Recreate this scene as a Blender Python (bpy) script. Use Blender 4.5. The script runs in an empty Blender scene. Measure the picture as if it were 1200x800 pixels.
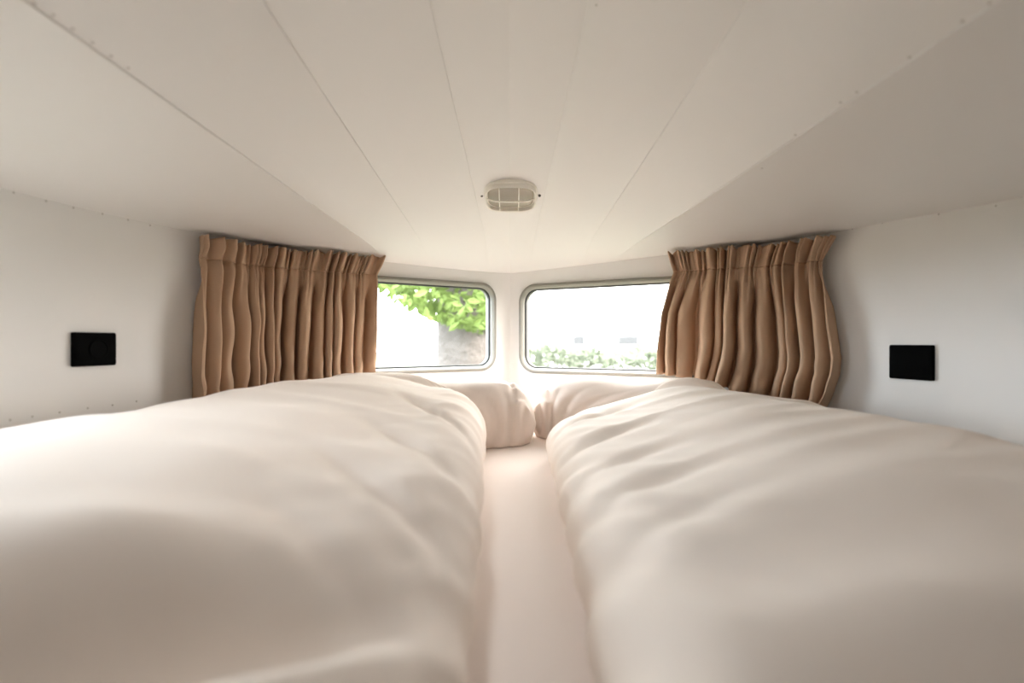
import bpy, bmesh, math, random
from mathutils import Vector, Matrix, noise
from mathutils.bvhtree import BVHTree

random.seed(7)
S = bpy.context.scene
COL = S.collection
CZ = 1.22            # eye height above the van floor
F = 600.0            # focal length in pixels of a 1200 px wide frame

# ------------------------------------------------------------------ helpers
def link(o, parent=None):
    COL.objects.link(o)
    if parent: o.parent = parent
    return o

def obj(name, verts, faces, mat, parent=None, smooth=True, sharp=None):
    me = bpy.data.meshes.new(name)
    me.from_pydata([tuple(v) for v in verts], [], faces)
    me.update()
    if smooth:
        for p in me.polygons: p.use_smooth = True
        if sharp: me.set_sharp_from_angle(angle=math.radians(sharp))
    me.materials.append(mat)
    return link(bpy.data.objects.new(name, me), parent)

def bobj(name, bm, mat, parent=None, smooth=True, sharp=40):
    bmesh.ops.recalc_face_normals(bm, faces=bm.faces)
    me = bpy.data.meshes.new(name)
    bm.to_mesh(me); bm.free()
    if smooth:
        for p in me.polygons: p.use_smooth = True
        me.set_sharp_from_angle(angle=math.radians(sharp))
    me.materials.append(mat)
    return link(bpy.data.objects.new(name, me), parent)

def tag(o, label, cat=None, group=None, kind=None):
    o['label'] = label
    if cat: o['category'] = cat
    if group: o['group'] = group
    if kind: o['kind'] = kind
    return o

def thing(name, label, cat, loc=(0, 0, 0), group=None, kind=None):
    o = bpy.data.objects.new(name, None)
    o.empty_display_size = .05
    o.location = loc
    link(o)
    return tag(o, label, cat, group, kind)

def smooth01(t):
    t = max(0., min(1., t)); return t * t * (3 - 2 * t)

def interp(x, pts):
    if x <= pts[0][0]: return pts[0][1]
    for (a, va), (b, vb) in zip(pts, pts[1:]):
        if x <= b:
            return va + (vb - va) * (x - a) / (b - a)
    return pts[-1][1]

def sinterp(x, pts):
    if x <= pts[0][0]: return pts[0][1]
    for (a, va), (b, vb) in zip(pts, pts[1:]):
        if x <= b:
            return va + (vb - va) * smooth01((x - a) / (b - a))
    return pts[-1][1]

# ---------------------------------------------------------------- materials
def mat(name, col, rough=.6, spec=.3, bump=None, var=None, sheen=0, translucent=0, metallic=0, coat=0):
    m = bpy.data.materials.new(name); m.use_nodes = True
    nt = m.node_tree; b = nt.nodes['Principled BSDF']
    b.inputs['Base Color'].default_value = (*col, 1)
    b.inputs['Roughness'].default_value = rough
    b.inputs['Specular IOR Level'].default_value = spec
    b.inputs['Metallic'].default_value = metallic
    if sheen:
        b.inputs['Sheen Weight'].default_value = sheen
        b.inputs['Sheen Roughness'].default_value = .5
    tc = nt.nodes.new('ShaderNodeTexCoord')
    if var:
        scale, amt = var
        n = nt.nodes.new('ShaderNodeTexNoise'); n.inputs['Scale'].default_value = scale
        n.inputs['Detail'].default_value = 4
        nt.links.new(tc.outputs['Object'], n.inputs['Vector'])
        r = nt.nodes.new('ShaderNodeMix'); r.data_type = 'RGBA'
        r.inputs[6].default_value = (*[c * (1 - amt) for c in col], 1)
        r.inputs[7].default_value = (*[min(1, c * (1 + amt)) for c in col], 1)
        nt.links.new(n.outputs['Fac'], r.inputs[0])
        nt.links.new(r.outputs[2], b.inputs['Base Color'])
    if bump:
        scale, strength, dist = bump
        n = nt.nodes.new('ShaderNodeTexNoise'); n.inputs['Scale'].default_value = scale
        n.inputs['Detail'].default_value = 3
        nt.links.new(tc.outputs['Object'], n.inputs['Vector'])
        bp = nt.nodes.new('ShaderNodeBump'); bp.inputs['Strength'].default_value = strength
        bp.inputs['Distance'].default_value = dist
        nt.links.new(n.outputs['Fac'], bp.inputs['Height'])
        nt.links.new(bp.outputs['Normal'], b.inputs['Normal'])
    if translucent:
        tr = nt.nodes.new('ShaderNodeBsdfTranslucent'); tr.inputs['Color'].default_value = (*col, 1)
        mx = nt.nodes.new('ShaderNodeMixShader'); mx.inputs[0].default_value = translucent
        out = nt.nodes['Material Output']
        nt.links.new(b.outputs[0], mx.inputs[1]); nt.links.new(tr.outputs[0], mx.inputs[2])
        nt.links.new(mx.outputs[0], out.inputs['Surface'])
    return m

def glass_mat(name, tint=(1, 1, 1), gloss=.03):
    m = bpy.data.materials.new(name); m.use_nodes = True
    nt = m.node_tree; nt.nodes.clear()
    out = nt.nodes.new('ShaderNodeOutputMaterial')
    t = nt.nodes.new('ShaderNodeBsdfTransparent'); t.inputs[0].default_value = (*tint, 1)
    g = nt.nodes.new('ShaderNodeBsdfGlossy'); g.inputs['Roughness'].default_value = .03
    mx = nt.nodes.new('ShaderNodeMixShader'); mx.inputs[0].default_value = gloss
    nt.links.new(t.outputs[0], mx.inputs[1]); nt.links.new(g.outputs[0], mx.inputs[2])
    nt.links.new(mx.outputs[0], out.inputs['Surface'])
    return m

M_wall = mat('painted_wall', (.75, .742, .725), .42, .35, bump=(7, .12, .01), var=(3, .02))
M_ceil = mat('painted_ceiling', (.75, .735, .715), .38, .4, bump=(5, .10, .01), var=(2.5, .02))
M_rivet = mat('painted_rivet', (.52, .50, .47), .4)
M_duvet = mat('duvet_cotton', (.87, .78, .705), .85, .15, bump=(260, .12, .002), sheen=.15)
M_sheet = mat('sheet_cotton', (.86, .785, .74), .85, .15, bump=(300, .1, .002), sheen=.1)
M_pillow = mat('pillow_cotton', (.70, .61, .55), .85, .15, bump=(260, .12, .002), sheen=.15)
M_curtain = mat('curtain_cotton', (.56, .39, .27), .9, .1, bump=(400, .2, .002), var=(12, .08), translucent=.12)
M_seal = mat('window_seal', (.25, .24, .21), .5, .3)
M_gasket = mat('black_gasket', (.03, .03, .028), .5, .3)
M_glass = glass_mat('window_glass')
M_black = mat('black_plastic', (.002, .002, .002), .6, .02)
M_black2 = mat('black_socket', (.0035, .0035, .0035), .7, .03)
M_lampw = mat('lamp_enamel', (.86, .83, .76), .35, .5)
M_lens = mat('frosted_lens', (.33, .295, .24), .25, .5, bump=(120, .2, .004))
M_screw = mat('dark_screw', (.10, .09, .08), .4, .5, metallic=.6)
M_wood = mat('floor_boards', (.16, .095, .055), .6, var=(6, .2))
M_base = mat('bed_base_paint', (.62, .58, .52), .6)
M_grass = mat('lawn_grass', (.062, .070, .05), .9, .1, var=(3, .3))
M_bark = mat('tree_bark', (.115, .102, .094), .9, .1, bump=(14, .8, .05), var=(9, .25))
M_leaf = mat('tree_leaves', (.13, .185, .05), .7, .2, var=(4, .35), translucent=.35)
M_hedge = mat('hedge_leaves', (.19, .215, .16), .8, .2, var=(4, .35), translucent=.25)
M_house = mat('house_render', (.80, .80, .78), .9, .1)
M_hwin = mat('house_window', (.055, .056, .058), .4, .3)
M_roof = mat('house_roof', (.55, .53, .5), .8)

# -------------------------------------------------- plan of the wall (inner face)
left_ctrl = [(-.97, -.75), (-.97, -.5), (-.95, 0), (-.90, .4), (-.822, .82), (-.768, 1.08), (-.735, 1.21),
             (-.655, 1.352), (-.56, 1.407), (-.04, 1.719)]
right_ctrl = [(.03, 1.7214), (.62, 1.409), (.73, 1.345), (.795, 1.245), (.832, 1.14), (.885, .94), (.94, .6), (.98, .2),
              (1.0, -.5), (1.0, -.75)]
ctrl = left_ctrl + [(-.005, 1.738)] + right_ctrl

def chaikin(p, n):
    for _ in range(n):
        q = [p[0]]
        for a, b in zip(p, p[1:]):
            q.append((a[0] * .75 + b[0] * .25, a[1] * .75 + b[1] * .25))
            q.append((a[0] * .25 + b[0] * .75, a[1] * .25 + b[1] * .75))
        q.append(p[-1]); p = q
    return p
PL = [Vector(p) for p in chaikin(ctrl, 4)]
ARC = [0.]
for a, b in zip(PL, PL[1:]): ARC.append(ARC[-1] + (b - a).length)
TOT = ARC[-1]
import bisect
def plan(s):
    s = max(0, min(TOT - 1e-9, s))
    i = max(0, min(len(PL) - 2, bisect.bisect_right(ARC, s) - 1))
    t = (s - ARC[i]) / (ARC[i + 1] - ARC[i])
    return PL[i].lerp(PL[i + 1], t)
def tang(s, e=.012):
    return (plan(s + e) - plan(s - e)).normalized()
def inward(s):                      # towards the interior
    t = tang(s); return Vector((t.y, -t.x))
def s_of_px(px):                    # arclength where a pixel column's vertical plane meets the wall
    k = (px - 600) / F
    for i in range(len(PL) - 1):
        a, b = PL[i], PL[i + 1]
        if a.y <= 0.05 and b.y <= 0.05: continue
        fa, fb = a.x - k * a.y, b.x - k * b.y
        if fa <= 0 <= fb and max(a.y, b.y) > 0.3:
            t = fa / (fa - fb) if fa != fb else 0
            return ARC[i] + t * (ARC[i + 1] - ARC[i])
    raise ValueError(px)
def s_of_y(y, right):
    rng = range(len(PL) - 1)
    for i in rng:
        a, b = PL[i], PL[i + 1]
        if right and a.x > .05 and a.y >= y >= b.y and a.y != b.y:
            return ARC[i] + (a.y - y) / (a.y - b.y) * (ARC[i + 1] - ARC[i])
        if not right and b.x < -.05 and a.y <= y <= b.y and a.y != b.y:
            return ARC[i] + (y - a.y) / (b.y - a.y) * (ARC[i + 1] - ARC[i])
    return TOT if right else 0.
S_APEX = s_of_px(598)

# ------------------------------------------------------ wall / ceiling seam
seam_px = [(16, 225), (86, 243), (176, 263), (220, 269), (330, 288), (440, 306), (520, 315), (590, 321), (650, 315),
           (790, 298), (900, 284), (990, 269), (1034, 260), (1167, 240)]
SEAM = []
for px, py in seam_px:
    s = s_of_px(px); SEAM.append((s, (400 - py) / F * plan(s).y))
def seam_z(s):                      # relative to the eye; smoothed
    return CZ + sum(interp(s + d, SEAM) for d in (-.12, -.06, 0, .06, .12)) / 5

# ------------------------------------------------------------------- walls
def wall_part(s0, s1, nm, n):
    vs, fs = [], []
    zs = 14
    for i in range(n + 1):
        s = s0 + (s1 - s0) * i / n
        p = plan(s); zt = seam_z(s) + .012
        for j in range(zs + 1):
            vs.append((p.x, p.y, zt * j / zs))
    for i in range(n):
        for j in range(zs):
            a = i * (zs + 1) + j
            fs.append((a, a + 1, a + zs + 2, a + zs + 1))
    o = obj(nm, vs, fs, M_wall)
    md = o.modifiers.new('thick', 'SOLIDIFY'); md.thickness = .03; md.offset = 1
    return o

def rrect(w0, w1, z0, z1, r, n=8):
    pts = []
    for cx, cz, a0 in ((w1 - r, z1 - r, 0), (w0 + r, z1 - r, 90), (w0 + r, z0 + r, 180), (w1 - r, z0 + r, 270)):
        for k in range(n + 1):
            a = math.radians(a0 + 90 * k / n)
            pts.append((cx + r * math.cos(a), cz + r * math.sin(a)))
    return pts

# frames of the flat window panels: origin, direction along the wall, inward normal
LP0, LP1 = Vector((-.56, 1.407)), Vector((-.04, 1.719))
RP0, RP1 = Vector((.03, 1.7214)), Vector((.62, 1.409))
def panel(p0, p1):
    d = (p1 - p0).normalized(); n = Vector((d.y, -d.x)); return p0, d, n
def pan_pt(pan, w, z, out):
    p0, d, n = pan; q = p0 + d * w + n * out
    return Vector((q.x, q.y, CZ + z))
def w_of_px(pan, px):
    p0, d, n = pan; k = (px - 600) / F
    return (k * p0.y - p0.x) / (d.x - k * d.y)

PANL, PANR = panel(LP0, LP1), panel(RP0, RP1)
PANS = (plan(s_of_y(.0, False)), (plan(s_of_y(.74, False)) - plan(s_of_y(.0, False))).normalized(), None)
PANS = (PANS[0], PANS[1], Vector((PANS[1].y, -PANS[1].x)))
WINS = [  # panel, w0, w1, z0, z1 of the outer edge of the seal, radius
    ('window_1', PANL, w_of_px(PANL, 352), w_of_px(PANL, 580.5), -.097, .193, .055),
    ('window_2', PANR, w_of_px(PANR, 609), w_of_px(PANR, 862), -.105, .190, .06),
    ('window_3', PANS, .34, .69, -.08, .19, .05),
]
def prism(ptsa, ptsb):
    bm = bmesh.new()
    A = [bm.verts.new(p) for p in ptsa]; B = [bm.verts.new(p) for p in ptsb]
    n = len(A)
    bm.faces.new(A); bm.faces.new(B[::-1])
    for i in range(n):
        j = (i + 1) % n; bm.faces.new((A[j], A[i], B[i], B[j]))
    bmesh.ops.recalc_face_normals(bm, faces=bm.faces)
    return bm

def cut_and_bake(o, cutters):
    for c in cutters:
        md = o.modifiers.new('cut', 'BOOLEAN'); md.operation = 'DIFFERENCE'; md.solver = 'EXACT'; md.object = c
    dg = bpy.context.evaluated_depsgraph_get(); dg.update()
    me = bpy.data.meshes.new_from_object(o.evaluated_get(dg))
    o.modifiers.clear(); old = o.data; o.data = me; bpy.data.meshes.remove(old); me.name = o.name
    for p in me.polygons: p.use_smooth = True
    me.set_sharp_from_angle(angle=math.radians(28))
    for c in cutters: bpy.data.objects.remove(c, do_unlink=True)

def cutter(pan, w0, w1, z0, z1, r):
    pts = rrect(w0, w1, z0, z1, r)
    bm = prism([pan_pt(pan, w, z, .15) for w, z in pts], [pan_pt(pan, w, z, -.15) for w, z in pts])
    return bobj('cutter', bm, M_wall)

wl = wall_part(0, S_APEX, 'wall_left', 170)
wr = wall_part(S_APEX, TOT, 'wall_right', 170)
e = .006
cut_and_bake(wl, [cutter(p, w0 + e, w1 - e, z0 + e, z1 - e, r - e) for n, p, w0, w1, z0, z1, r in (WINS[0], WINS[2])])
cut_and_bake(wr, [cutter(p, w0 + e, w1 - e, z0 + e, z1 - e, r - e) for n, p, w0, w1, z0, z1, r in (WINS[1],)])
tag(wl, 'white painted wall on the left with the black socket plate', 'wall', kind='structure')
tag(wr, 'white painted wall on the right with the plain black plate', 'wall', kind='structure')

def ring(pan, spec, mat_, name, parent, sections, pt=pan_pt):
    """sweep a closed section (inset, out) round a rounded rectangle"""
    w0, w1, z0, z1, r = spec
    rows = []
    for ins, out in sections:
        rows.append([pt(pan, w, z, out) for w, z in rrect(w0 + ins, w1 - ins, z0 + ins, z1 - ins, max(.004, r - ins), 10)])
    n = len(rows[0]); vs = [v for row in rows for v in row]; fs = []
    m = len(rows)
    for i in range(m):
        i2 = (i + 1) % m
        for j in range(n):
            j2 = (j + 1) % n
            fs.append((i * n + j, i * n + j2, i2 * n + j2, i2 * n + j))
    return obj(name, vs, fs, mat_, parent, True, 50)

win_labels = ['front window on the left, tree trunk and leaves behind its glass',
              'front window on the right, hedge and white house behind its glass',
              'side window of the left wall']
for (nm, pan, w0, w1, z0, z1, r), lab in zip(WINS, win_labels):
    t = thing(nm, lab, 'window', pan_pt(pan, (w0 + w1) / 2, z0, 0), kind='structure')
    inv = Matrix.Translation(t.location).inverted()
    kids = []
    kids.append(ring(pan, (w0, w1, z0, z1, r), M_seal, 'window_frame', t,
         [(0, .0005), (0, .006), (.003, .0095), (.009, .0095), (.0125, .005), (.016, -.002), (.018, -.034), (0.004, -.038), (.004, .0003)]))
    kids.append(ring(pan, (w0, w1, z0, z1, r), M_gasket, 'gasket', t,
         [(.0165, -.006), (.0200, -.008), (.0210, -.015), (.0165, -.016)]))
    pts = rrect(w0 + .0172, w1 - .0172, z0 + .0172, z1 - .0172, r - .0172, 10)
    bm = prism([pan_pt(pan, w, z, -.017) for w, z in pts], [pan_pt(pan, w, z, -.021) for w, z in pts])
    kids.append(bobj('pane', bm, M_glass, t))
    for k in kids: k.data.transform(inv)

# ------------------------------------------------------------------ ceiling
RIDGES = [  # image line x = a + b*y, height of the ridge above the eye further back
    (40, 1.383, .365, 455, 1.6), (310, .65, .455, 505, 1.3), (503, .236, .50, 574, 1.15), (597, .0, .508, 598, 1.15),
    (690, -.227, .50, 620, 1.15), (875, -.65, .455, 682, 1.3), (1160, -1.459, .365, 716, 1.6)]
YB, NT = -.75, 150
def ridge_curve(a, b, H, pxf, LEN):
    s = s_of_px(pxf); p = plan(s); zF = seam_z(s) - CZ
    pts = []
    for i in range(NT + 1):
        t = (i / NT) ** 1.25
        y = p.y + (YB - p.y) * t
        q = max(0, min(1, (p.y - y) / LEN))
        h = zF + (H - zF) * (1 - (1 - q) ** 2.0)
        X = (a + 400 * b - 600) * y / F - b * h
        xf = (a + 400 * b - 600) * p.y / F - b * zF
        X += (p.x - xf) * max(0, 1 - i / (NT * .13))            # meet the wall head exactly
        pts.append(Vector((X, y, CZ + h)))
    return pts, s
curves = []; ss = []
for r_ in RIDGES:
    c, s = ridge_curve(*r_); curves.append(c); ss.append(s)
def seam_curve(s_start, right):
    p = plan(s_start); pts = []
    for i in range(NT + 1):
        t = (i / NT) ** 1.25
        y = p.y + (YB - p.y) * t
        s = s_start if i == 0 else s_of_y(y, right)
        q = plan(s) - inward(s) * .012; pts.append(Vector((q.x, q.y, seam_z(s))))
    return pts
allc = [seam_curve(ss[0], False)] + curves + [seam_curve(ss[-1], True)]
SUB = 8
LAP = .0028                           # each outer sheet sits a little under its neighbour
cv, cf = [], []
ncol = (len(allc) - 1) * (SUB + 1)
for i in range(NT + 1):
    for c in range(len(allc) - 1):
        drop = LAP * max(0, abs(c - 3.5) - .5)
        for k in range(SUB + 1):
            f = k / SUB
            v = allc[c][i].lerp(allc[c + 1][i], f)
            if i == 0:                                  # the front edge follows the wall head
                s0 = ss[max(0, c - 1)]; s1 = ss[min(len(ss) - 1, c)]
                s = s0 + (s1 - s0) * f; q = plan(s) - inward(s) * .012; v = Vector((q.x, q.y, seam_z(s)))
            elif c not in (3, 4):
                v.z -= .004 * math.sin(math.pi * f) * smooth01(i / (NT * .23))     # each sheet sags a little
            fade = (f if c == 0 else 1 - f if c == 7 else 1) * smooth01(i / (NT * .33))
            v.z -= drop * fade
            cv.append(v)
for i in range(NT):
    for c in range(ncol - 1):
        a = i * ncol + c
        cf.append((a, a + 1, a + ncol + 1, a + ncol))
ceil = obj('ceiling', cv, cf, M_ceil)
bmt = bmesh.new(); bmt.from_mesh(ceil.data); bmesh.ops.remove_doubles(bmt, verts=bmt.verts, dist=2e-5)
bmesh.ops.recalc_face_normals(bmt, faces=bmt.faces); bmt.to_mesh(ceil.data); bmt.free()
for p in ceil.data.polygons: p.use_smooth = True
ceil.data.set_sharp_from_angle(angle=math.radians(9))
def bvh_of(o):
    me = o.data; mw = o.matrix_world
    return BVHTree.FromPolygons([v.co for v in me.vertices], [tuple(p.vertices) for p in me.polygons])
B_ceil, B_wl, B_wr = bvh_of(ceil), bvh_of(wl), bvh_of(wr)
EYE = Vector((0, 0, CZ))
def ray(px, py): return Vector(((px - 600) / F, 1, (400 - py) / F)).normalized()
mdc = ceil.modifiers.new('thick', 'SOLIDIFY'); mdc.thickness = .02
nrm = B_ceil.ray_cast(EYE, ray(600, 100))[1]
mdc.offset = -1 if ceil.data.polygons[len(ceil.data.polygons)//2].normal.z < 0 else 1
tag(ceil, 'white vaulted ceiling of narrow metal sheets', 'ceiling', kind='structure')

# small unseen roof light between two sheets, added to brighten the middle of the bed
RLC, RLW, RLH = Vector((-.207, .55)), .14, .18
hit = B_ceil.ray_cast(Vector((RLC.x, RLC.y, CZ)), Vector((0, 0, 1)))
rl_p = hit[0]; rl_n = hit[1] if hit[1].z < 0 else -hit[1]
rl_y = Vector((0, 1, 0)); rl_y = (rl_y - rl_n * rl_y.dot(rl_n)).normalized(); rl_x = rl_y.cross(rl_n).normalized()
def rl_pt(pan, w, z, out):
    return rl_p + rl_x * w + rl_y * z + rl_n * out
_pts = rrect(-RLW / 2, RLW / 2, -RLH / 2, RLH / 2, .03)
cc = bobj('cutter', prism([rl_pt(0, w, z, .12) for w, z in _pts], [rl_pt(0, w, z, -.12) for w, z in _pts]), M_ceil)
cut_and_bake(ceil, [cc])
ceil.data.set_sharp_from_angle(angle=math.radians(9))
rlt = thing('added_roof_light', 'small unseen roof light added over the bed to brighten it', 'window', rl_p, kind='structure')
_k = [ring(None, (-RLW / 2 - .006, RLW / 2 + .006, -RLH / 2 - .006, RLH / 2 + .006, .036), M_seal, 'window_frame', rlt,
           [(-.008, .001), (-.008, .008), (.010, .008), (.014, .004), (.016, -.026), (.006, -.030), (.006, .001)], rl_pt)]
_pts = rrect(-RLW / 2 + .009, RLW / 2 - .009, -RLH / 2 + .009, RLH / 2 - .009, .022)
_k.append(bobj('pane', prism([rl_pt(0, w, z, -.018) for w, z in _pts], [rl_pt(0, w, z, -.022) for w, z in _pts]), M_glass, rlt))
for k in _k: k.data.transform(Matrix.Translation(rl_p).inverted())

# back wall, floor -------------------------------------------------------------
pb0, pb1 = plan(0), plan(TOT)
rows = [allc[c][NT].lerp(allc[c + 1][NT], k / SUB) for c in range(len(allc) - 1) for k in range(SUB)] + [allc[-1][NT]]
prof = [(pb0.x, 0.)] + [(v.x, v.z) for v in rows] + [(pb1.x, 0.)]
wb = bobj('wall_back', prism([(x, YB, z) for x, z in prof], [(x, YB - .03, z) for x, z in prof]), M_wood, smooth=False)  # unseen wall, kept near and dark so it soaks up bounced light
tag(wb, 'unseen brown wooden wall, set close behind the bed to absorb light', 'wall', kind='structure')
fl = [plan(TOT * i / 160) for i in range(161)]
bm = prism([(p.x, p.y, 0) for p in fl], [(p.x, p.y, -.04) for p in fl])
flo = bobj('floor', bm, M_wood, smooth=False)
tag(flo, 'dark boarded floor of the van', 'floor', kind='structure')

# rivets -----------------------------------------------------------------------
bm = bmesh.new(); bmesh.ops.create_uvsphere(bm, u_segments=10, v_segments=6, radius=.0021)
rv_me = bpy.data.meshes.new('rivet'); bm.to_mesh(rv_me); bm.free(); rv_me.materials.append(M_rivet)
for p in rv_me.polygons: p.use_smooth = True
riv_l = [(16, 225.5), (54, 235.5), (86, 243.5), (120, 250.5), (150, 257.5), (176, 264), (38, 488), (70, 483), (103, 478), (132, 474.5), (160, 470), (12, 492)]
riv_r = [(1167, 241), (1100, 251), (1034, 261), (999, 268)]
riv_c = [(1160, 4), (1128, 25), (1066, 67), (1004, 108), (985, 120), (932, 158), (893, 197), (699, 6), (40, 4), (62, 18), (85, 34), (108, 50), (130, 66), (150, 80)]
for pts, b, par in ((riv_l, B_wl, wl), (riv_r, B_wr, wr), (riv_c, B_ceil, ceil)):
    for px, py in pts:
        h = b.ray_cast(EYE, ray(px, py))
        if h[0] is None: continue
        o = bpy.data.objects.new('rivet', rv_me); o.location = h[0]
        n = h[1] if h[1].dot(ray(px, py)) < 0 else -h[1]
        o.rotation_euler = n.to_track_quat('Z', 'Y').to_euler(); o.scale = (1, 1, .5)
        link(o, par)

# ------------------------------------------------------------------ bed
MZ = CZ - .27                       # mattress top
bed_pts = []
s0, s1 = s_of_y(-.55, False), s_of_y(-.55, True)
for i in range(121):
    s = s0 + (s1 - s0) * i / 120
    q = plan(s) + inward(s) * .012; bed_pts.append(q)
cen = Vector((0, .7))
def inset_ring(d, z):
    out = []
    n = len(bed_pts)
    for i, p in enumerate(bed_pts):
        t = (bed_pts[min(n - 1, i + 1)] - bed_pts[max(0, i - 1)]).normalized()
        q = p + Vector((t.y, -t.x)) * d
        if i < 2 or i > n - 3: q.y = p.y + d
        out.append((q.x, q.y, z))
    return out
def stack(name, rings, m, parent=None, sharp=60):
    bm = bmesh.new(); R = [[bm.verts.new(p) for p in r] for r in rings]
    n = len(R[0])
    for a, b in zip(R, R[1:]):
        for i in range(n):
            j = (i + 1) % n; bm.faces.new((a[i], a[j], b[j], b[i]))
    bm.faces.new(R[0][::-1]); bm.faces.new(R[-1])
    return bobj(name, bm, m, parent, sharp=sharp)
bed = stack('bed_base', [inset_ring(.01, 0.0), inset_ring(.01, MZ - .17)], M_base, sharp=30)
tag(bed, 'painted bed base under the mattress, fitted into the nose of the van', 'bed base')
mtr = thing('mattress', 'mattress in a smooth cream fitted sheet, bare between the two duvets', 'mattress', (0, 0, MZ - .17))
def toloc(o, par):
    o.data.transform(Matrix.Translation(par.location).inverted())
k = stack('mattress_core', [inset_ring(.010, MZ - .169), inset_ring(.004, MZ - .15), inset_ring(.004, MZ - .09)], M_base, mtr, 50); toloc(k, mtr)
k = stack('fitted_sheet', [inset_ring(.002, MZ - .09), inset_ring(.0, MZ - .03), inset_ring(.004, MZ - .012), inset_ring(.014, MZ - .003), inset_ring(.03, MZ)], M_sheet, mtr, 60); toloc(k, mtr)

# ------------------------------------------------------------------ pillows
def pillow(name, label, cx, cy, rot, a, b, h, seed, hem_side, grp=None):
    N = 72
    top, bot = [], []
    rr = math.radians(rot); ca, sa = math.cos(rr), math.sin(rr)
    for i in range(N + 1):
        for j in range(N + 1):
            u = -math.cos(math.pi * i / N); v = -math.cos(math.pi * j / N)
            e = max(0, (1 - abs(u) ** 6)) ** .5 * max(0, (1 - abs(v) ** 3.2)) ** .5
            x = a * u * (1 - .05 * v ** 4 * abs(u)); y = b * v * (1 - .10 * u ** 6)
            g = noise.noise(Vector((x * 8 + seed, y * 8, seed))) * .010
            # gathers that run into the short ends
            ge = smooth01((abs(u) - .55) / .4)
            g += ge * .024 * (.5 - 2.0 * abs(noise.noise(Vector((v * 3.4 + u * .8, seed, abs(u) * 1.2)))))
            # stitched hem a little before the open end
            g -= .010 * math.exp(-((u * hem_side - .80 - .05 * v) / .022) ** 2)
            for v0, k0 in ((-.72, .5), (-.38, .25), (-.08, .1), (.3, -.2)):
                g -= .013 * math.exp(-((v - v0 - k0 * (abs(u) - 1)) / .06) ** 2) * smooth01((abs(u) - .60) / .2) * (1 if u * hem_side > 0 else .4)
            zt = .33 * 2 * h + (1.34 * h + g) * e
            zb = .33 * 2 * h - (.66 * h) * min(1, e * 2.2)
            cx_, cy_ = 0., 0.
            for v0 in (-.85, -.5, -.12, .3):
                cx_ += math.exp(-((v - v0) / .07) ** 2)
            for u0, k0 in ((.42, .30), (.60, .16), (.74, .06), (.86, -.05), (.1, .2)):
                cy_ += math.exp(-((u * hem_side - u0 - k0 * (abs(v) - 1) * 6) / .035) ** 2)
            x -= .011 * cx_ * abs(u) ** 8 * (1 if u > 0 else -1)
            y += .012 * cy_ * abs(v) ** 6 * (1 if v < 0 else -1)
            X, Y = cx + x * ca - y * sa, cy + x * sa + y * ca
            top.append((X, Y, MZ + .002 + zt)); bot.append((X, Y, MZ + .002 + zb))
    fs = []
    n1 = N + 1; off = n1 * n1
    for i in range(N):
        for j in range(N):
            q = i * n1 + j
            fs.append((q, q + n1, q + n1 + 1, q + 1))
            fs.append((off + q, off + q + 1, off + q + n1 + 1, off + q + n1))
    root = thing(name, label, 'pillow', (cx, cy, MZ), grp)
    o = obj('pillowcase', top + bot, fs, M_pillow, root)
    bm = bmesh.new(); bm.from_mesh(o.data); bmesh.ops.remove_doubles(bm, verts=bm.verts, dist=1e-5)
    bmesh.ops.recalc_face_normals(bm, faces=bm.faces); bm.to_mesh(o.data); bm.free()
    for p in o.data.polygons: p.use_smooth = True
    bv = BVHTree.FromPolygons([v.co for v in o.data.vertices], [tuple(p.vertices) for p in o.data.polygons])
    toloc(o, root)
    return root, bv, (ca, sa)
pl_, B_pl, _ = pillow('pillow', 'beige pillow with creased open end in the middle, behind the left duvet', -.225, 1.372, 16, .275, .145, .085, 1.3, 1)
pr_, B_pr, _ = pillow('pillow', 'smooth pale pillow lying behind the right duvet', .319, 1.408, -25.5, .262, .112, .083, 5.1, -1)

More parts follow.
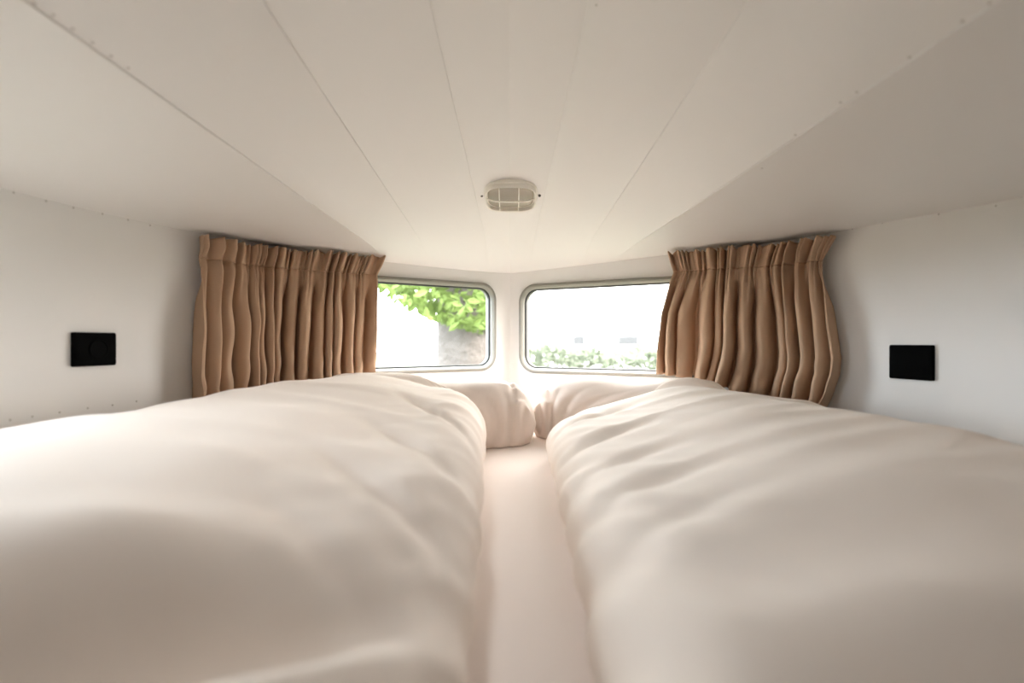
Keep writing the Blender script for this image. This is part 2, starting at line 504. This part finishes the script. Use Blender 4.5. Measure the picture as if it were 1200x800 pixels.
# ------------------------------------------------------------------ duvets
def duvet(name, label, sgn, x_in, z_out, crown, y_far, seed, folds):
    """sgn -1 left, +1 right. x_in(y): inner edge; z_out(y): height at the wall; crown(x,y): extra"""
    y0 = -.34
    NV, NU = 150, 96
    U = []
    for i in range(NU + 1):
        t = i / NU
        U.append(.5 * (1 - math.cos(math.pi * t)) * .55 + t * .45)
    top, bot = [], []
    bv = B_pl if sgn < 0 else B_pr
    for jv in range(NV + 1):
        t = jv / NV
        tv = .5 * (1 - math.cos(math.pi * t)) * .5 + t * .5
        for iu in range(NU + 1):
            u = U[iu]
            yc = y0 + (y_far(u) - y0) * tv
            # keep off the wall, a little further where the curtain hangs
            sw = s_of_y(min(yc, 1.30), sgn > 0); wx = abs(plan(sw).x) - interp(yc, [(.9, .012), (1.05, .06), (1.14, .085), (1.3, .10)])
            xi = x_in(yc)
            rc = .11
            q = (yc - (y_far(u) - rc)) / rc
            if q > 0: xi += (rc - rc * math.sqrt(max(0, 1 - min(1, q) ** 2))) * .9
            # outer rear corner
            d_in = u * (wx - xi)
            ax = xi + u * (wx - xi)
            d_far = (y_far(u) - yc)
            d_out = wx - ax
            d_near = yc - y0
            wr = noise.noise(Vector((yc * 4.5, seed, 3.1)))
            R = .085 + .02 * wr
            def ed(d, R): 
                c = max(0, min(1, d / R)); return math.sqrt(max(0, 1 - (1 - c) ** 2))
            e = ed(d_in, R) * ed(d_far, .09) * ed(d_out, .05) * ed(d_near, .08)
            zt = crown(ax, yc, d_in, d_out)
            # pillow underneath
            under = MZ
            for dx, dy in ((0, 0), (.02, 0), (-.02, 0), (0, .02), (0, -.02)):
                hit = bv.ray_cast(Vector((sgn * ax + dx, yc + dy, MZ + .6)), Vector((0, 0, -1)))
                if hit[0] is not None: under = max(under, hit[0].z + .006)
            # gathers running off the inner edge
            qq = yc + .75 * d_in
            fall = math.exp(-(d_in / .13) ** 1.4)
            w = 0
            w += .55 * (1 - abs(noise.noise(Vector((qq * 9.5 + seed, d_in * 1.6, seed)))) * 2.6)
            w += .35 * (1 - abs(noise.noise(Vector((qq * 19 + seed * 2, d_in * 3, seed + 4)))) * 2.6)
            zt += .011 * w * fall * min(1, d_in / .03)
            # broad soft waves of the filling
            zt += .010 * noise.noise(Vector((ax * 3.2 + seed, yc * 4.0 + ax * 1.5, seed)))
            # long shallow creases, running across
            cr = 1 - abs(noise.noise(Vector((ax * 1.6 + seed, yc * 8 - ax * 3.5, seed + 9)))) * 3
            zt += .0035 * max(0, cr)
            zt += folds(ax, yc)
            ztop = max(CZ + zt, under + .018)
            zc = under * .62 + ztop * .38
            if under > MZ + .02: zc = under + .012
            X = ax
            X += .010 * fall * (w - .4) * (1 - min(1, d_in / .12)) * -1
            z1 = zc + (ztop - zc) * e
            z2 = zc - (zc - under - .002) * min(1, e * 1.15)
            top.append((sgn * X, yc, z1)); bot.append((sgn * X, yc, z2))
    n1 = NU + 1; off = len(top); fs = []
    for i in range(NV):
        for j in range(NU):
            q = i * n1 + j
            fs.append((q, q + 1, q + n1 + 1, q + n1))
            fs.append((off + q, off + q + n1, off + q + n1 + 1, off + q + 1))
    o = obj(name, top + bot, fs, M_duvet)
    bm = bmesh.new(); bm.from_mesh(o.data); bmesh.ops.remove_doubles(bm, verts=bm.verts, dist=1e-5)
    bmesh.ops.recalc_face_normals(bm, faces=bm.faces); bm.to_mesh(o.data); bm.free()
    for p in o.data.polygons: p.use_smooth = True
    sd = o.modifiers.new('smooth', 'SUBSURF'); sd.levels = 1; sd.render_levels = 1
    return tag(o, label, 'duvet')

def crown_l(ax, y, d_in, d_out):
    zo = sinterp(y, [(.2, -.19), (.82, -.146), (1.03, -.140), (1.13, -.125), (1.25, -.105)])
    zc = sinterp(y, [(.0, -.24), (.17, -.215), (.27, -.168), (.37, -.122), (.55, -.108), (.8, -.105), (1.1, -.085), (1.25, -.084)])
    zi = sinterp(y, [(-.1, -.22), (.3, -.175), (.6, -.145), (1.0, -.125), (1.25, -.125)])
    t = smooth01(d_in / .30); m = zi + (zc - zi) * t
    return m + (zo - m) * smooth01(1 - d_out / .28)
def folds_l(ax, y):
    # a deep diagonal valley close to the lens and the soft ridge in front of it
    yv = .285 + (.17 - ax) * .33
    g = lambda c, wd: math.exp(-((y - c) / wd) ** 2)
    f = smooth01((ax - .06) / .08)
    r = f * (-.036 * g(yv, .035) + .018 * g(yv - .06, .03) + .010 * g(yv + .09, .05))
    # creases that drop to the inner edge
    for (xa, ya, k, am, wd) in ((.10, .86, 1.1, .012, .02), (.12, .66, 1.0, .010, .02), (.14, .50, .9, .010, .018), (.2, .42, .8, .008, .016)):
        dline = (y - ya) - k * (ax - xa)
        r -= am * math.exp(-(dline / wd) ** 2) * smooth01((ax - .04) / .04) * smooth01((.26 - ax) / .12)
    return r
duvet('duvet', 'large cream duvet on the left half of the bed, deep fold near the front', -1,
      lambda y: interp(y, [(-.3, .02), (.4, .027), (.9, .050), (1.3, .064)]), None, crown_l,
      lambda u: sinterp(u, [(0, 1.255), (.5, 1.30), (1, 1.27)]), 2.7, folds_l)

def crown_r(ax, y, d_in, d_out):
    zo = sinterp(y, [(.1, -.24), (.5, -.20), (.89, -.186), (.95, -.176), (1.11, -.150), (1.25, -.13)])
    zc = sinterp(y, [(.0, -.27), (.2, -.222), (.34, -.155), (.5, -.132), (.8, -.122), (1.05, -.112), (1.25, -.104)])
    zi = sinterp(y, [(-.1, -.22), (.2, -.185), (.6, -.165), (1.0, -.165), (1.25, -.165)])
    t = smooth01(d_in / .34); m = zi + (zc - zi) * t
    return m + (zo - m) * smooth01(1 - d_out / .34)
def folds_r(ax, y):
    r = 0
    for (xa, ya, k, am, wd) in ((.14, 1.04, .5, .011, .022), (.12, .84, .45, .010, .02), (.12, .68, .5, .009, .018), (.12, .55, .5, .008, .016), (.12, .45, .5, .006, .014)):
        dline = (y - ya) - k * (ax - xa)
        r -= am * math.exp(-(dline / wd) ** 2) * smooth01((ax - .06) / .04) * smooth01((.30 - ax) / .14)
    return r
duvet('duvet', 'large cream duvet on the right half of the bed, gathered along its inner edge', 1,
      lambda y: interp(y, [(-.3, .02), (.4, .058), (.9, .07), (1.3, .083)]), None, crown_r,
      lambda u: sinterp(u, [(0, 1.235), (.5, 1.28), (1, 1.26)]), 8.2, folds_r)

# ------------------------------------------------------------------ curtains
def curtain(label, edge0, edge1, z_top, z_rod, z_bot, seed, nf, grp, hem):
    """edge0/edge1: lists (z, px) of the two side edges as seen; z relative to the eye"""
    NS, NZ = 380, 70
    sm = (s_of_px(interp(z_rod, edge0)) + s_of_px(interp(z_rod, edge1))) / 2
    pm = plan(sm)
    root = thing('curtain', label, 'curtain', (pm.x, pm.y, CZ + z_bot), grp)
    zs = [z_top + .002 + (z_bot - z_top) * (j / NZ) for j in range(NZ + 1)]
    jr = min(range(NZ + 1), key=lambda j: abs(zs[j] - z_rod))
    ph = [0.]
    rnd = random.Random(int(seed * 100))
    # uneven pleats: running phase
    wts = [rnd.uniform(.55, 1.6) for _ in range(nf)]
    tot = sum(wts); cum = [0]
    for w in wts: cum.append(cum[-1] + w / tot)
    amps = [rnd.uniform(.65, 1.25) for _ in range(nf + 1)]
    def phase(t):
        t = max(0, min(.99999, t))
        i = bisect.bisect_right(cum, t) - 1; i = min(i, nf - 1)
        return i + (t - cum[i]) / (cum[i + 1] - cum[i])
    grid = []
    for j, z in enumerate(zs):
        s0, s1 = s_of_px(interp(z, edge0)), s_of_px(interp(z, edge1))
        row = []
        below = smooth01((z_rod - z) / .16)                     # 0 at rod, 1 well below
        hd = smooth01((z - z_rod) / .03)                        # 1 in the heading
        pinch = math.exp(-((z - z_rod) / .017) ** 2)
        for i in range(NS + 1):
            t = i / NS
            slant = .032 * noise.noise(Vector((t * 5 + seed, z * 2.6, seed))) * below
            tt = t + slant
            p = phase(tt); k = int(p); am = amps[k] * (1 - (p - k)) + amps[min(nf, k + 1)] * (p - k)
            c = math.cos(2 * math.pi * p)
            low = .55 - 2.0 * math.exp(-((p - k - .5) / .17) ** 2) + .35 * c
            hi = math.sin(2 * math.pi * (p * 2 + .35 * math.sin(5 * p)) + seed)
            hi2 = noise.noise(Vector((t * 34 + seed, z * 9, seed + 2)))
            n = .040 + below * .029 * am * low + (1 - below) * (.009 * c * am + .006 * hi + .010 * hi2)
            n += hd * (.006 * hi + .006 * c) * 1.0
            n += -pinch * .008
            n += below * .011 * noise.noise(Vector((t * 14 + seed, z * 10, seed + 5)))
            # cloth sags into small diagonal breaks near the hem
            sag = smooth01((-.02 - z) / .12)
            n += sag * .014 * noise.noise(Vector((t * 11 - z * 14, z * 16, seed + 7)))
            n = max(.008, n)
            shift = below * .45 * (s1 - s0) / nf / 6.28 * am * math.sin(2 * math.pi * p)
            s = s0 + (s1 - s0) * t + shift * smooth01(t / .06) * smooth01((1 - t) / .06)
            q = plan(s); nn = Vector((tang(s, .05).y, -tang(s, .05).x)); q = q + nn * n
            dz = hd * (.0022 * hi + .003 * hi2)
            lift = max(0, interp(t, hem) - z_bot) * max(0, (z_rod - z) / (z_rod - z_bot))   # the hem hangs unevenly
            row.append(Vector((q.x, q.y, CZ + z + dz + lift)) - root.location)
        grid.append(row)
    def sheet(name, ja, jb):
        vs = [v for r in grid[ja:jb + 1] for v in r]; n1 = NS + 1; fs = []
        for a in range(jb - ja):
            for b in range(NS):
                q = a * n1 + b; fs.append((q, q + n1, q + n1 + 1, q + 1))
        o = obj(name, vs, fs, M_curtain, root)
        md = o.modifiers.new('thick', 'SOLIDIFY'); md.thickness = .002; md.offset = 0
        return o
    sheet('ruffled_heading', 0, jr); sheet('drape', jr, NZ)
    # the tape the gathers are sewn to
    vs, fs = [], []
    s0, s1 = s_of_px(interp(z_rod, edge0)), s_of_px(interp(z_rod, edge1))
    NN = 40
    for i in range(NN + 1):
        s = s0 + (s1 - s0) * (.04 + .92 * i / NN); q = plan(s); nn = inward(s)
        for a in range(8):
            an = 2 * math.pi * a / 8
            qq = q + nn * (.0075 + .0035 * math.cos(an))
            vs.append(Vector((qq.x, qq.y, CZ + z_rod + .0035 * math.sin(an))) - root.location)
    for i in range(NN):
        for a in range(8):
            b = (a + 1) % 8
            fs.append((i * 8 + a, i * 8 + b, (i + 1) * 8 + b, (i + 1) * 8 + a))
    obj('curtain_wire', vs, fs, M_lampw, root)
    return root

curtain('brown gathered curtain drawn to the left side of the left front window',
        [(-.20, 213), (-.05, 212), (.08, 216), (.19, 222), (.25, 219)], [(-.2, 433), (-.05, 434), (.1, 435), (.19, 437), (.245, 445)],
        .240, .190, -.155, 3.3, 15, 'curtains',
        [(0, -.155), (.25, -.14), (.5, -.108), (1, -.094)])
curtain('brown gathered curtain flaring out at the right side of the right front window',
        [(-.2, 774), (-.08, 776), (.05, 781), (.15, 789), (.195, 793), (.25, 787)],
        [(-.2, 968), (-.14, 982), (-.08, 994), (-.04, 996), (.06, 988), (.15, 978), (.195, 973), (.25, 992)],
        .250, .195, -.17, 6.1, 12, 'curtains',
        [(0, -.094), (.3, -.108), (.45, -.135), (.6, -.155), (1, -.17)])

# ------------------------------------------------------------------ lamp
h = B_ceil.ray_cast(EYE, ray(598.5, 226)); lp = h[0] + Vector((0, -.002, -.003)); ln = h[1] if h[1].z < 0 else -h[1]
ln = Vector((0, ln.y, ln.z)).normalized()
lamp = thing('ceiling_lamp', 'small oval ceiling lamp with cream wire guard above the windows', 'lamp', lp)
zx = ln; xx = Vector((1, 0, 0)); yy = zx.cross(xx).normalized()        # yy: along the slope
if yy.z < 0: yy = -yy
RM = Matrix((xx, yy, zx)).transposed()
lamp.rotation_euler = RM.to_euler()
k = lp.y / F
A, Bh = 31 * k, 15.5 * k / abs(ray(598, 226).dot(ln)) * 1.0            # half sizes
def oval(a, b, n=48, p=3.6):
    out = []
    for i in range(n):
        t = 2 * math.pi * i / n; c, s_ = math.cos(t), math.sin(t)
        out.append((a * math.copysign(abs(c) ** (2 / p), c), b * math.copysign(abs(s_) ** (2 / p), s_)))
    return out
def ostack(name, specs, m, close=True, p=3.6, sharp=45):
    bm = bmesh.new(); R = [[bm.verts.new((x, y, z)) for x, y in oval(a, b, 48, p)] for a, b, z in specs]
    n = 48
    prs = list(zip(R, R[1:])) + ([] if close else [(R[-1], R[0])])
    for a_, b_ in prs:
        for i in range(n):
            j = (i + 1) % n; bm.faces.new((a_[i], a_[j], b_[j], b_[i]))
    if close: bm.faces.new(R[0][::-1]); bm.faces.new(R[-1])
    return bobj(name, bm, m, lamp, sharp=sharp)
ostack('base', [(A, Bh, -.016), (A, Bh, .006), (A * .98, Bh * .97, .008), (A * .9, Bh * .86, .0085)], M_lampw)
ostack('rim', [(A * .96, Bh * .94, .008), (A * .96, Bh * .94, .017), (A * .935, Bh * .90, .020), (A * .90, Bh * .85, .018), (A * .895, Bh * .84, .008)], M_lampw, close=False)
ostack('lens', [(A * .87, Bh * .80, .008), (A * .86, Bh * .79, .009), (A * .78, Bh * .66, .012), (A * .6, Bh * .45, .0135), (A * .3, Bh * .2, .014)], M_lens)
def tube(name, pts, r, m, par):
    vs, fs = [], []
    n = 8
    for i, p in enumerate(pts):
        p = Vector(p); t = (Vector(pts[min(len(pts) - 1, i + 1)]) - Vector(pts[max(0, i - 1)])).normalized()
        q = t.to_track_quat('Z', 'Y')
        for a in range(n):
            an = 2 * math.pi * a / n
            vs.append(p + q @ Vector((r * math.cos(an), r * math.sin(an), 0)))
    for i in range(len(pts) - 1):
        for a in range(n):
            b = (a + 1) % n; fs.append((i * n + a, i * n + b, (i + 1) * n + b, (i + 1) * n + a))
    fs.append(tuple(range(n))[::-1]); fs.append(tuple((len(pts) - 1) * n + a for a in range(n)))
    return obj(name, vs, fs, m, par)
L = []
for i in range(21):
    t = -1 + 2 * i / 20
    L.append((A * .93 * t, .004, .016 + .010 * (1 - abs(t) ** 4)))
tube('guard_bar', L, .0024, M_lampw, lamp)
for sx in (-.42, .30):
    L = []
    for i in range(17):
        t = -1 + 2 * i / 16
        L.append((A * sx, Bh * .92 * t, .014 + .011 * (1 - abs(t) ** 4)))
    tube('guard_bar', L, .0012, M_lampw, lamp)
for sx in (-1, 1):
    bm = bmesh.new(); bmesh.ops.create_cone(bm, cap_ends=True, segments=14, radius1=.0042, radius2=.003, depth=.006)
    bmesh.ops.translate(bm, verts=bm.verts, vec=(sx * (A + .006), .003, .007)); bobj('screw', bm, M_screw, lamp)

# ------------------------------------------------------------------ wall plates
def plate(name, label, cat, px0, px1, py0, py1, bv, socket, tilt):
    h = bv.ray_cast(EYE, ray((px0 + px1) / 2, (py0 + py1) / 2)); c = h[0]
    n = h[1] if h[1].dot(c - EYE) < 0 else -h[1]
    n = Vector((n.x, n.y, 0)).normalized()
    s = s_of_px((px0 + px1) / 2)
    wd = abs(s_of_px(px1) - s_of_px(px0)); ht = (py1 - py0) / F * c.y
    root = thing(name, label, cat, c + n * .0005)
    zx = n; yy = Vector((0, 0, 1)); xx = yy.cross(zx)
    root.rotation_euler = (Matrix((xx, yy, zx)).transposed() @ Matrix.Rotation(math.radians(tilt), 3, 'Z')).to_euler()
    def rr(w, h_, r): return rrect(-w / 2, w / 2, -h_ / 2, h_ / 2, r, 5)
    bm = bmesh.new(); rows = []
    for w, h_, r, z in ((wd, ht, .003, 0), (wd, ht, .003, .006), (wd - .002, ht - .002, .003, .008), (wd - .006, ht - .006, .003, .009)):
        rows.append([bm.verts.new((x, y, z)) for x, y in rr(w, h_, r)])
    m = len(rows[0])
    for a, b in zip(rows, rows[1:]):
        for i in range(m):
            j = (i + 1) % m; bm.faces.new((a[i], a[j], b[j], b[i]))
    bm.faces.new(rows[0][::-1]); bm.faces.new(rows[-1])
    bobj('cover_plate', bm, M_black, root, sharp=30)
    if socket:
        bm = bmesh.new(); R = .019
        prof = [(R, .0088), (R, .0105), (R - .0025, .0112), (R - .004, .0100), (.002, .0094)]
        rows = [[bm.verts.new((.004 + r * math.cos(2 * math.pi * i / 32), r * math.sin(2 * math.pi * i / 32), z)) for i in range(32)] for r, z in prof]
        for a, b in zip(rows, rows[1:]):
            for i in range(32):
                j = (i + 1) % 32; bm.faces.new((a[i], a[j], b[j], b[i]))
        bm.faces.new(rows[-1])
        bobj('socket_insert', bm, M_black2, root, sharp=30)
    return root
plate('wall_socket', 'black socket plate with round insert on the left wall', 'socket', 83.5, 133.5, 389.5, 428.7, B_wl, True, 0)
plate('switch_plate', 'plain black rectangular plate on the right wall', 'switch', 1044, 1095, 404, 444.5, B_wr, False, 0)

# ------------------------------------------------------------------ outdoors
GZ = -.55
g = 90
gr = obj('ground', [(-g, -g, GZ), (g, -g, GZ), (g, g, GZ), (-g, g, GZ)], [(0, 1, 2, 3)], M_grass, smooth=False)
tag(gr, 'pale mown lawn outside the windows', 'lawn', kind='structure')

def leaves(pts, size, rnd, flat=.5):
    vs, fs = [], []
    for p in pts:
        sz = size * rnd.uniform(.6, 1.3)
        q = Vector((rnd.gauss(0, 1), rnd.gauss(0, 1), rnd.gauss(0, 1) + flat)).normalized().to_track_quat('Z', 'Y')
        a = rnd.uniform(0, 6.28); ca, sa = math.cos(a), math.sin(a)
        shape = [(-1, 0, 0), (-.35, -.42, .08), (.35, -.36, .05), (1, 0, -.1), (.35, .36, .05), (-.35, .42, .08)]
        b = len(vs)
        for x, y, z in shape:
            vs.append(p + q @ Vector((sz * (x * ca - y * sa), sz * (x * sa + y * ca), sz * z)))
        fs.append((b, b + 1, b + 2, b + 3)); fs.append((b, b + 3, b + 4, b + 5))
    return vs, fs
rnd = random.Random(11)
TX, TY = -.50, 5.4
tree = thing('tree', 'thick trunked tree with bright green leaves outside the left front window', 'tree', (TX, TY, GZ))
vs, fs = [], []
NA, NH = 40, 40
for j in range(NH + 1):
    z = 3.6 * j / NH
    for i in range(NA):
        a = 2 * math.pi * i / NA
        r = .285 * (1 + .5 * math.exp(-z / .25)) * (1 + .05 * math.sin(5 * a + z) + .04 * noise.noise(Vector((math.cos(a) * 3, math.sin(a) * 3, z * 1.2))))
        vs.append((r * math.cos(a), r * math.sin(a), z))
for j in range(NH):
    for i in range(NA):
        k = (i + 1) % NA; fs.append((j * NA + i, j * NA + k, (j + 1) * NA + k, (j + 1) * NA + i))
obj('trunk', vs, fs, M_bark, tree)
pts = []
while len(pts) < 9000:
    x, y = rnd.uniform(-1.25, 1.5), rnd.uniform(-1.2, 1.1)
    # low skirt of foliage, lowest on the right of the trunk's near side
    zl = 1.83 + interp(x, [(-1.25, 1.1), (-.95, .75), (-.7, .42), (-.22, .14), (.2, .03), (.8, .3), (1.5, .9)]) + max(0, x - .35) * 1.5 + .10 * noise.noise(Vector((x * 3, y * 3, 1)))
    z = zl + rnd.random() ** 1.6 * 2.2
    if x * x / 2.6 + y * y / 1.6 + ((z - 3.2) / 2.2) ** 2 > 1.25: continue
    if x < -.7 and rnd.random() < .45: continue
    pts.append(Vector((x, y, z)))
vs, fs = leaves(pts, .055, rnd)
obj('foliage', vs, fs, M_leaf, tree, smooth=False)

def hedge(name, label, x0, x1, y0, y1, zt, n, seed):
    rnd = random.Random(seed)
    cx, cy = (x0 + x1) / 2, (y0 + y1) / 2
    root = thing(name, label, 'hedge', (cx, cy, GZ))
    pts = []
    for _ in range(n):
        x, y = rnd.uniform(x0, x1), rnd.uniform(y0, y1)
        top = zt + .16 * noise.noise(Vector((x * 1.7, y, seed))) + .10 * noise.noise(Vector((x * 5, y * 3, seed + 1)))
        z = GZ + (top - GZ) * (1 - rnd.random() ** 2 * .9)
        pts.append(Vector((x - cx, y - cy, z - GZ)))
    vs, fs = leaves(pts, .05, rnd)
    obj('foliage', vs, fs, M_hedge, root, smooth=False)
    vs, fs = [], []
    for i in range(9):
        x = (x0 - cx) + (x1 - x0) * (i + .5) / 9
        b = len(vs)
        for zz, r in ((0, .03), (.5, .022), (.95, .012)):
            for a in range(6):
                vs.append((x + r * math.cos(a * 1.047) + zz * .05 * ((i % 3) - 1), r * math.sin(a * 1.047), zz))
        for lv in range(2):
            for a in range(6):
                c = (a + 1) % 6; fs.append((b + lv * 6 + a, b + lv * 6 + c, b + lv * 6 + 6 + c, b + lv * 6 + 6 + a))
    obj('stems', vs, fs, M_bark, root)
    return root
hedge('hedge', 'low pale green hedge outside the right front window', .15, 4.2, 6.4, 7.2, CZ - .15, 8000, 3)

hs = thing('house', 'white rendered house beyond the hedge', 'house', (6.0, 26, GZ))
def box(name, x0, x1, y0, y1, z0, z1, m, par, bev=0):
    bm = bmesh.new(); bmesh.ops.create_cube(bm, size=1)
    for v in bm.verts:
        v.co = Vector((x0 + (v.co.x + .5) * (x1 - x0), y0 + (v.co.y + .5) * (y1 - y0), z0 + (v.co.z + .5) * (z1 - z0)))
    if bev: bmesh.ops.bevel(bm, geom=bm.edges[:], offset=bev, segments=2, affect='EDGES')
    return bobj(name, bm, m, par, smooth=False)
box('house_walls', -5, 5, 0, 8, 0, 5.2, M_house, hs)
bm = prism([(-5.4, -.4, 5.2), (5.4, -.4, 5.2), (5.4, 4, 7.6), (-5.4, 4, 7.6)], [(-5.4, -.4, 5.0), (5.4, -.4, 5.0), (5.4, 4, 7.4), (-5.4, 4, 7.4)])
bobj('roof', bm, M_roof, hs, smooth=False)
for wx in (-2.4, -.1, 2.2):
    fr = box('house_window', wx - .5, wx + .5, -.05, .02, 1.62, 2.05, M_hwin, hs)

# ------------------------------------------------------------------ light
w = bpy.data.worlds.new('overcast_sky'); S.world = w; w.use_nodes = True
nt = w.node_tree; bg = nt.nodes['Background']
tc = nt.nodes.new('ShaderNodeTexCoord'); sp = nt.nodes.new('ShaderNodeSeparateXYZ')
nt.links.new(tc.outputs['Generated'], sp.inputs[0])
# cool sky to the left of the van, warmer haze to the right
rp = nt.nodes.new('ShaderNodeValToRGB')
mr = nt.nodes.new('ShaderNodeMapRange'); mr.inputs[1].default_value = -1; mr.inputs[2].default_value = 1
nt.links.new(sp.outputs['X'], mr.inputs[0])
rp.color_ramp.elements[0].position = .0; rp.color_ramp.elements[0].color = (1.0, 1.13, 1.23, 1)
rp.color_ramp.elements[1].position = .75; rp.color_ramp.elements[1].color = (1, .97, .93, 1)
nt.links.new(mr.outputs[0], rp.inputs[0]); 
mz = nt.nodes.new('ShaderNodeMapRange'); mz.inputs[1].default_value = 0; mz.inputs[2].default_value = .4
mz.inputs[3].default_value = .75; mz.inputs[4].default_value = 1.25        # overcast: brighter overhead
nt.links.new(sp.outputs['Z'], mz.inputs[0])
ml = nt.nodes.new('ShaderNodeMix'); ml.data_type = 'RGBA'; ml.blend_type = 'MULTIPLY'; ml.inputs[0].default_value = 1
nt.links.new(rp.outputs[0], ml.inputs[6]); nt.links.new(mz.outputs[0], ml.inputs[7])
nt.links.new(ml.outputs[2], bg.inputs['Color'])
bg.inputs['Strength'].default_value = 17.3

def portal(loc, nrm, sx, sz):
    l = bpy.data.lights.new('sky_portal', 'AREA'); l.shape = 'RECTANGLE'; l.size = sx; l.size_y = sz
    l.cycles.is_portal = True
    o = bpy.data.objects.new('sky_portal', l); o.location = loc
    o.rotation_euler = Vector(nrm).to_track_quat('-Z', 'Y').to_euler(); link(o); return o
for nm, pan, w0, w1, z0, z1, r in WINS:
    c = pan_pt(pan, (w0 + w1) / 2, (z0 + z1) / 2, -.045)
    portal(c, (pan[2].x, pan[2].y, 0), w1 - w0, z1 - z0)

portal(rl_p - rl_n * .04, rl_n, RLW, RLH)

# ------------------------------------------------------------------ camera
cam = bpy.data.cameras.new('camera'); co = bpy.data.objects.new('camera', cam); link(co)
cam.sensor_width = 36; cam.lens = 18; cam.clip_start = .01; cam.clip_end = 300
co.location = EYE; co.rotation_euler = (math.radians(90), 0, 0)
cam.dof.use_dof = True; cam.dof.focus_distance = 1.45; cam.dof.aperture_fstop = 2.0
S.camera = co
S.view_settings.view_transform = 'Standard'; S.view_settings.look = 'None'
S.view_settings.gamma = 1; S.view_settings.use_curve_mapping = False
S.view_settings.exposure = 0.1
S.cycles.max_bounces = 14; S.cycles.diffuse_bounces = 10; S.cycles.glossy_bounces = 4
S.cycles.transparent_max_bounces = 12; S.cycles.transmission_bounces = 8
S.cycles.use_denoising = True
S.cycles.caustics_reflective = False
